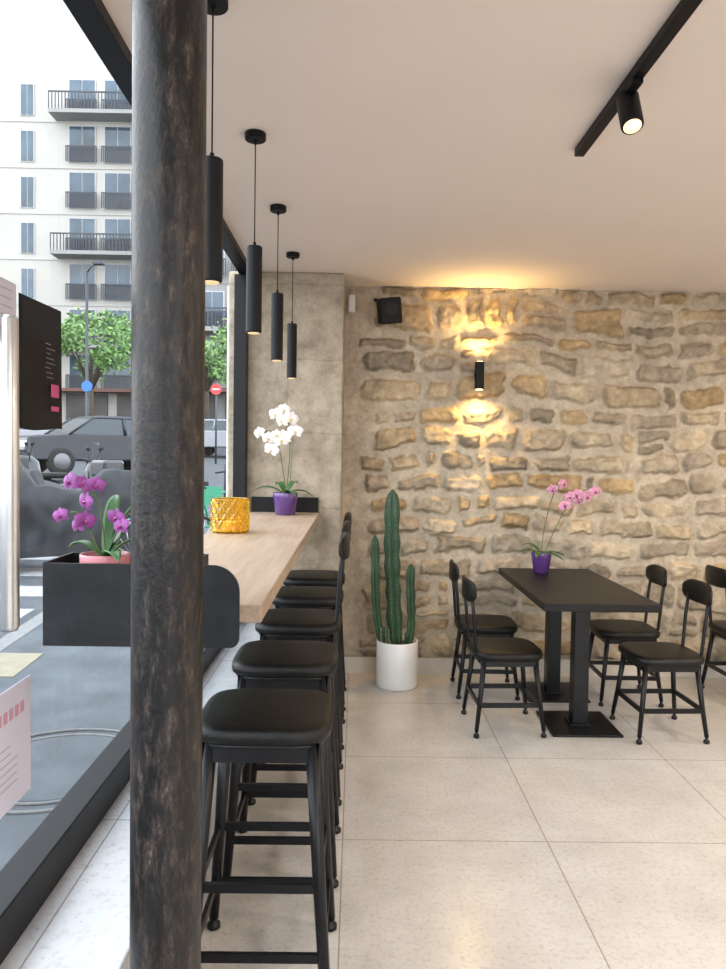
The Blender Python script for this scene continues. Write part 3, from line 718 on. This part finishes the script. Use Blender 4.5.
def scooter(x,y,rz):
    e=empty('motor_scooter',(x,y,gz(y)-0.1),rz)
    for k,xx in enumerate((-0.62,0.66)):
        o=lathe('wheel_%d'%k,[(0.03,-0.05),(0.14,-0.05),(0.22,-0.06),(0.26,-0.03),(0.26,0.03),(0.22,0.06),(0.14,0.05),(0.03,0.05)],(0,0,0),M_tire,e,28); o.rotation_euler=(PI/2,0,0); o.location=(xx,0,0.26)
    tube('rear_body',[(-0.98,0,0.72),(-0.8,0,0.68),(-0.45,0,0.58),(-0.1,0,0.48),(0.02,0,0.42)],[0.05,0.14,0.19,0.17,0.10],M_scoot,e,20)
    cushion('seat',(-0.42,0,0),0.40,0.14,0.74,0.84,M_leather,e,3)
    box('floor_board',-0.05,0.42,-0.15,0.15,0.30,0.38,M_scoot,e,0.03)
    tube('leg_shield',[(0.40,0,0.32),(0.50,0,0.6),(0.46,0,0.88),(0.42,0,1.02)],[0.17,0.20,0.18,0.09],M_scoot,e,20)
    tube('fork',[(0.66,0,0.26),(0.56,0,0.6),(0.46,0,0.95)],[0.03,0.04,0.04],M_tire,e,12)
    tube('front_fender',[(0.66+0.30*math.cos(a),0,0.26+0.30*math.sin(a)) for a in np.linspace(0.4,2.5,10)],0.05,M_scoot,e,12)
    tubes('handlebar',[([(0.36,-0.34,1.08),(0.44,-0.15,1.05),(0.44,0.15,1.05),(0.36,0.34,1.08)],0.018)],M_tire,e)
    box('windscreen',0.47,0.49,-0.17,0.17,1.05,1.38,M_glass,e,0.01)
    box('top_case',-1.08,-0.72,-0.2,0.2,0.86,1.14,M_scoot,e,0.05)
    for k,s in enumerate((-1,1)):
        tubes('mirror_%d'%k,[([(0.42,s*0.2,1.06),(0.46,s*0.30,1.24)],0.007),([(0.45,s*0.27,1.26),(0.46,s*0.36,1.28)],0.035)],M_tire,e)
scooter(-5.1,13.2,0.7); scooter(-3.35,12.4,0.9); scooter(-6.9,14.6,0.6)
M_carglass=mat('car_glass',(0.03,0.04,0.05),0.1,0,0.1,3,spec=0.4)
M_tail=mat('tail_lamp',(0.5,0.02,0.02),0.3); M_head=mat('head_lamp',(0.5,0.5,0.52),0.15); M_rim=mat('wheel_rim',(0.12,0.12,0.13),0.4,0.5)
def car(loc,rz,col,sc=1.0):
    e=empty('car',loc,rz); e.scale=(sc,sc,sc); mb=mat('car_paint',col,0.3,0.0,0.05,3,spec=0.4)
    prof=[(-2.1,0.35),(-2.15,0.6),(-2.05,0.92),(-1.1,1.0),(-0.5,1.02),(1.9,1.02),(2.1,0.9),(2.12,0.5),(2.05,0.33)]
    def extr(nm,prof,w0,w1,m,bev=0.05):
        n=len(prof); zmx=max(p[1] for p in prof); zmn=min(p[1] for p in prof)
        v=[]
        for s in (-1,1):
            for (x,z) in prof:
                w=w0+(w1-w0)*(z-zmn)/(zmx-zmn); v.append((x,s*w,z))
        f=[tuple(reversed(range(n))),tuple(range(n,2*n))]+[(i,(i+1)%n,(i+1)%n+n,i+n) for i in range(n)]
        f=[tuple(reversed(q)) for q in f]
        o=mesh(nm,v,f,m,e)
        b=o.modifiers.new('b','BEVEL'); b.width=bev; b.segments=3
        return o
    extr('body',prof,0.88,0.82,mb)
    extr('cabin_glass',[(-1.1,0.98),(-0.45,1.42),(1.35,1.44),(1.95,0.98)],0.80,0.66,M_carglass,bev=0.03)
    extr('roof',[(-0.42,1.42),(-0.3,1.485),(1.15,1.5),(1.37,1.43)],0.69,0.62,mb,bev=0.02)
    tubes('pillars',[([(-1.08,s*0.8,1.0),(-0.44,s*0.675,1.43)],0.03) for s in (-1,1)]+[([(0.35,s*0.81,1.0),(0.35,s*0.68,1.43)],0.035) for s in (-1,1)]+[([(1.9,s*0.8,1.0),(1.36,s*0.675,1.43)],0.045) for s in (-1,1)],mb,e)
    for k,(x,s) in enumerate(((-1.3,-1),(-1.3,1),(1.3,-1),(1.3,1))):
        o=lathe('wheel_%d'%k,[(0.02,-0.09),(0.2,-0.1),(0.3,-0.11),(0.33,-0.07),(0.33,0.07),(0.3,0.11),(0.2,0.1),(0.02,0.09)],(0,0,0),M_tire,e,28); o.rotation_euler=(PI/2,0,0); o.location=(x,s*0.80,0.33)
        o=lathe('rim_%d'%k,[(0.02,-0.02),(0.19,-0.02),(0.21,0.0),(0.19,0.02),(0.02,0.02)],(0,0,0),M_rim,e,20); o.rotation_euler=(PI/2,0,0); o.location=(x,s*0.90,0.33)
    boxes('headlamps',[(-2.13,-1.98,s*0.65-0.16,s*0.65+0.16,0.66,0.82) for s in (-1,1)],M_head,e,0.02)
    boxes('tail_lamps',[(2.0,2.13,s*0.68-0.12,s*0.68+0.12,0.7,0.9) for s in (-1,1)],M_tail,e,0.02)
car((-7.1,20.5,gz(20.5)+0.06),0.75,(0.008,0.011,0.018),1.06); car((-5.3,31,gz(31)-0.05),2.9,(0.18,0.19,0.21)); car((-13.2,28.5,gz(28.5)-0.05),0.1,(0.2,0.2,0.22))
M_green=mat('bike_green',(0.02,0.22,0.12),0.35)
def bike(x,y,rz):
    e=empty('bicycle',(x,y,gz(y)),rz)
    for k,xx in enumerate((-0.52,0.52)):
        tube('tyre_%d'%k,[(xx+0.32*math.cos(a),0,0.335+0.32*math.sin(a)) for a in np.linspace(0,2*PI,41)],0.018,M_tire,e,8)
        tubes('spokes_%d'%k,[([(xx,0,0.335),(xx+0.31*math.cos(a),0,0.335+0.31*math.sin(a))],0.0025) for a in np.linspace(0,2*PI,15)[:-1]],M_steel,e,5)
    tubes('frame',[([(-0.52,0,0.335),(-0.08,0,0.30),(0.32,0,0.72)],0.022),([(-0.08,0,0.30),(-0.22,0,0.85)],0.018),([(-0.52,0,0.335),(-0.19,0,0.7)],0.012),([(0.52,0,0.335),(0.36,0,0.95)],0.016),([(-0.19,0,0.68),(0.36,0,0.80)],0.018)],M_green,e)
    tubes('handlebar',[([(0.28,-0.3,1.02),(0.36,-0.15,1.05),(0.38,0.15,1.05),(0.28,0.3,1.02)],0.012),([(0.36,0,0.92),(0.37,0,1.05)],0.014)],M_tire,e)
    cushion('saddle',(-0.24,0,0),0.13,0.07,0.86,0.92,M_tire,e,2.5)
    boxes('basket',[(0.42,0.68,-0.18,0.18,0.82,0.84),(0.42,0.43,-0.18,0.18,0.84,1.02),(0.67,0.68,-0.18,0.18,0.84,1.02),(0.43,0.67,-0.18,-0.17,0.84,1.02),(0.43,0.67,0.17,0.18,0.84,1.02)],M_green,e)
    tubes('fender',[([(-0.52+0.36*math.cos(a),0,0.335+0.36*math.sin(a)) for a in np.linspace(0.3,2.8,14)],0.02)],M_green,e,8)
bike(-2.10,8.3,1.0); bike(-1.95,10.2,0.9)
M_fac=mat('facade_cream',(0.33,0.318,0.293),0.9,0,0.04,0.5); M_fac2=mat('facade_grey',(0.20,0.198,0.195),0.9,0,0.06,0.5); M_bwin=mat('facade_glass',(0.035,0.06,0.085),0.1,0,0.5,0.6,spec=0.5)
M_rail=mat('railing_dark',(0.03,0.035,0.045),0.6); M_shop=mat('shopfront_dark',(0.04,0.034,0.03),0.5,0,0.5,0.8); M_wframe=mat('window_white',(0.33,0.33,0.33),0.6); M_awn=mat('awning_brown',(0.12,0.06,0.045),0.8); M_slab=mat('balcony_slab',(0.21,0.21,0.205),0.8)
def building(xa,xb,y,ztop,cols,fm,fl0,fh=2.8,bal=(),wh=2.0,dep=12,setback=True):
    e=empty('apartment_building',(0,0,0)); zb=gz(y)-0.02
    box('facade',xa,xb,y,y+dep,zb,ztop,fm,e)
    if setback: box('attic_storey',xa+2.5,xb-3.2,y+1.5,y+dep,ztop,ztop+3,fm,e)
    fr=[];gl=[];rl=[];sl=[];st=[]
    nf=int((ztop-fl0)/fh)
    for k in range(nf):
        z=fl0+k*fh
        st.append((xa,xb,y-0.05,y+0.02,z-0.42,z-0.34))
        for (cx,w,tall) in cols:
            h=wh if tall else wh*0.85
            fr.append((cx-w/2-0.05,cx+w/2+0.05,y-0.06,y+0.05,z-0.05,z+h+0.05))
            for s in (0,1): gl.append((cx-w/2+s*w/2+0.03,cx-w/2+(s+1)*w/2-0.03,y-0.09,y-0.05,z,z+h))
            if tall:
                rl.append((cx-w/2-0.15,cx+w/2+0.15,y-0.3,y-0.25,z+0.85,z+0.92))
                q=cx-w/2-0.15
                while q<cx+w/2+0.15: rl.append((q,q+0.06,y-0.29,y-0.26,z-0.05,z+0.87)); q+=0.11
        for (k2,a,b) in bal:
            if k2==k:
                sl.append((a,b,y-1.3,y,z-0.35,z-0.12)); rl.append((a,b,y-1.3,y-1.24,z+0.85,z+0.93))
                q=a
                while q<b: rl.append((q,q+0.05,y-1.29,y-1.25,z-0.12,z+0.87)); q+=0.2
    boxes('window_frames',fr,M_wframe,e); boxes('window_panes',gl,M_bwin,e); boxes('string_courses',st,fm,e)
    if rl: boxes('railings',rl,M_rail,e)
    if sl: boxes('balcony_slabs',sl,M_slab,e)
    q=xa+0.8; sh=[]
    while q<xb-2.5: sh.append((q,q+2.6,y-0.1,y+0.05,zb,gz(y)+2.7)); q+=3.2
    boxes('shopfront',sh,M_shop,e)
    boxes('awning',[(xa+0.5,xb-0.5,y-1.2,y,gz(y)+2.75,gz(y)+2.95)],M_awn,e)
zt=1.5+415*47/740
building(-25.5,-11.6,47,zt,[(-20.7,0.8,False),(-17.3,1.6,True),(-15.1,1.6,True),(-12.9,1.4,True),(-23.2,0.75,False)],M_fac,5.35,2.82,wh=2.15,bal=((1,-18.8,-12),(3,-18.8,-12),(6,-18.9,-12),(8,-18.9,-12)))
building(-11.4,-3.0,42,24,[(-10.2,1.3,True),(-8.2,1.3,True),(-6.3,1.3,True),(-4.4,1.3,True)],M_fac2,5.6,2.9,bal=((1,-9,-3),(4,-9,-3)))
building(-50,-26.5,50,26,[(-29,1.4,True),(-32,1.4,True),(-35,1.4,True),(-38,1.4,True),(-42,1.4,True)],M_fac,6.0,3.0)
M_foli=mat('foliage',(0.10,0.19,0.05),0.6,0,0.5,3); M_bark=mat('bark',(0.05,0.04,0.03),0.9,0,0.3,8)
def tree(x,y,h,r,nl=2600):
    e=empty('street_tree',(x,y,gz(y)-0.1))
    br=[([(0,0,0),(0.05,0,h*0.35),(0,0.05,h*0.7)],[0.14,0.11,0.06])]
    cl=[]
    for k in range(9):
        a=k*2.4; rr=r*random.uniform(0.3,0.8); zz=h*random.uniform(0.6,0.95)
        c=Vector((rr*math.cos(a),rr*math.sin(a),zz)); cl.append((c,r*random.uniform(0.28,0.46)))
        br.append(([(0.02,0.02,h*0.45),tuple(c*0.55+Vector((0,0,h*0.25))),tuple(c)],[0.05,0.035,0.015]))
    tubes('trunk',br,M_bark,e,8)
    v=[];f=[]
    for i in range(nl):
        c,cr=random.choice(cl); d=Vector((random.gauss(0,1),random.gauss(0,1),random.gauss(0,0.8))).normalized()*cr*random.uniform(0.4,1.15)
        p=c+d; a=Vector((random.uniform(-1,1),random.uniform(-1,1),random.uniform(-1,1))).normalized(); b=a.orthogonal().normalized(); s=random.uniform(0.07,0.14)
        k=len(v); v+=[p-a*s,p+b*s*0.6,p+a*s,p-b*s*0.6]; f.append((k,k+1,k+2,k+3))
    mesh('foliage',v,f,M_foli,e)
tree(-10.9,30.5,5.9,1.9,2000); tree(-6.9,34,6.0,1.9,2000); tree(-9.8,37,6.2,2.0,2000); tree(-21.5,41,7,2.5)
e=empty('street_lamp',(-9.85,27.2,gz(27.2)-0.1))
tube('post',[(0,0,0),(0,0,0.8),(0,0,0.85),(0,0,6.9)],[0.1,0.1,0.06,0.045],M_rail,e)
tubes('arm',[([(0,0,6.85),(0.2,-0.1,7.05),(0.45,-0.2,7.1)],0.03)],M_rail,e)
boxes('lantern',[(0.3,0.7,-0.32,-0.08,7.08,7.18)],M_rail,e,0.02)
M_red=mat('sign_red',(0.4,0.03,0.03),0.5); M_blue=mat('sign_blue',(0.02,0.12,0.4),0.5)
e=empty('traffic_sign',(-5.1,27,gz(27)-0.1))
tube('post',[(0,0,0),(0,0,3.0)],0.035,M_rail,e)
o=cyl('disc',(0,0,0),0.2,-0.015,0.015,M_red,e); o.rotation_euler=(PI/2,0,0); o.location=(0,-0.05,2.7)
box('disc_bar',-0.13,0.13,-0.075,-0.065,2.67,2.73,M_wframe,e)
e=empty('traffic_sign',(-8.6,23.8,gz(23.8)-0.1))
tube('post',[(0,0,0),(0,0,2.9)],0.035,M_rail,e)
o=cyl('disc',(0,0,0),0.17,-0.015,0.015,M_blue,e); o.rotation_euler=(PI/2,0,0); o.location=(0,-0.05,2.65)
e=empty('bollard',(-2.35,13.5,gz(13.5)))
tube('post',[(0,0,0),(0,0,0.9),(0,0,0.95)],[0.05,0.05,0.02],M_rail,e)

# ---------------------------------------------------------------- world & portals
w=bpy.data.worlds.new('sky'); S.world=w; w.use_nodes=True; nt=w.node_tree
bg=nt.nodes['Background']; tc=nt.nodes.new('ShaderNodeTexCoord'); sp=nt.nodes.new('ShaderNodeSeparateXYZ'); r=nt.nodes.new('ShaderNodeValToRGB')
nt.links.new(tc.outputs['Generated'],sp.inputs[0]); nt.links.new(sp.outputs['Z'],r.inputs['Fac'])
r.color_ramp.elements[0].color=(0.95,0.97,1,1); r.color_ramp.elements[1].color=(0.82,0.91,1,1)
nt.links.new(r.outputs['Color'],bg.inputs['Color']); bg.inputs['Strength'].default_value=5.2
def portal(loc,rot,sx,sy):
    l=bpy.data.lights.new('window_portal','AREA'); l.shape='RECTANGLE'; l.size=sx; l.size_y=sy; l.cycles.is_portal=True
    o=bpy.data.objects.new('window_portal',l); o.location=loc; o.rotation_euler=rot; COL.objects.link(o)
portal((-0.86,(YR+4.7)/2,1.55),(0,-PI/2,0),2.2,6.9)
portal((1.7,YR-0.2,1.4),(PI/2,0,0),3.8,2.2)

S.view_settings.view_transform='Standard'
S.view_settings.look='None'
S.view_settings.exposure=0.0
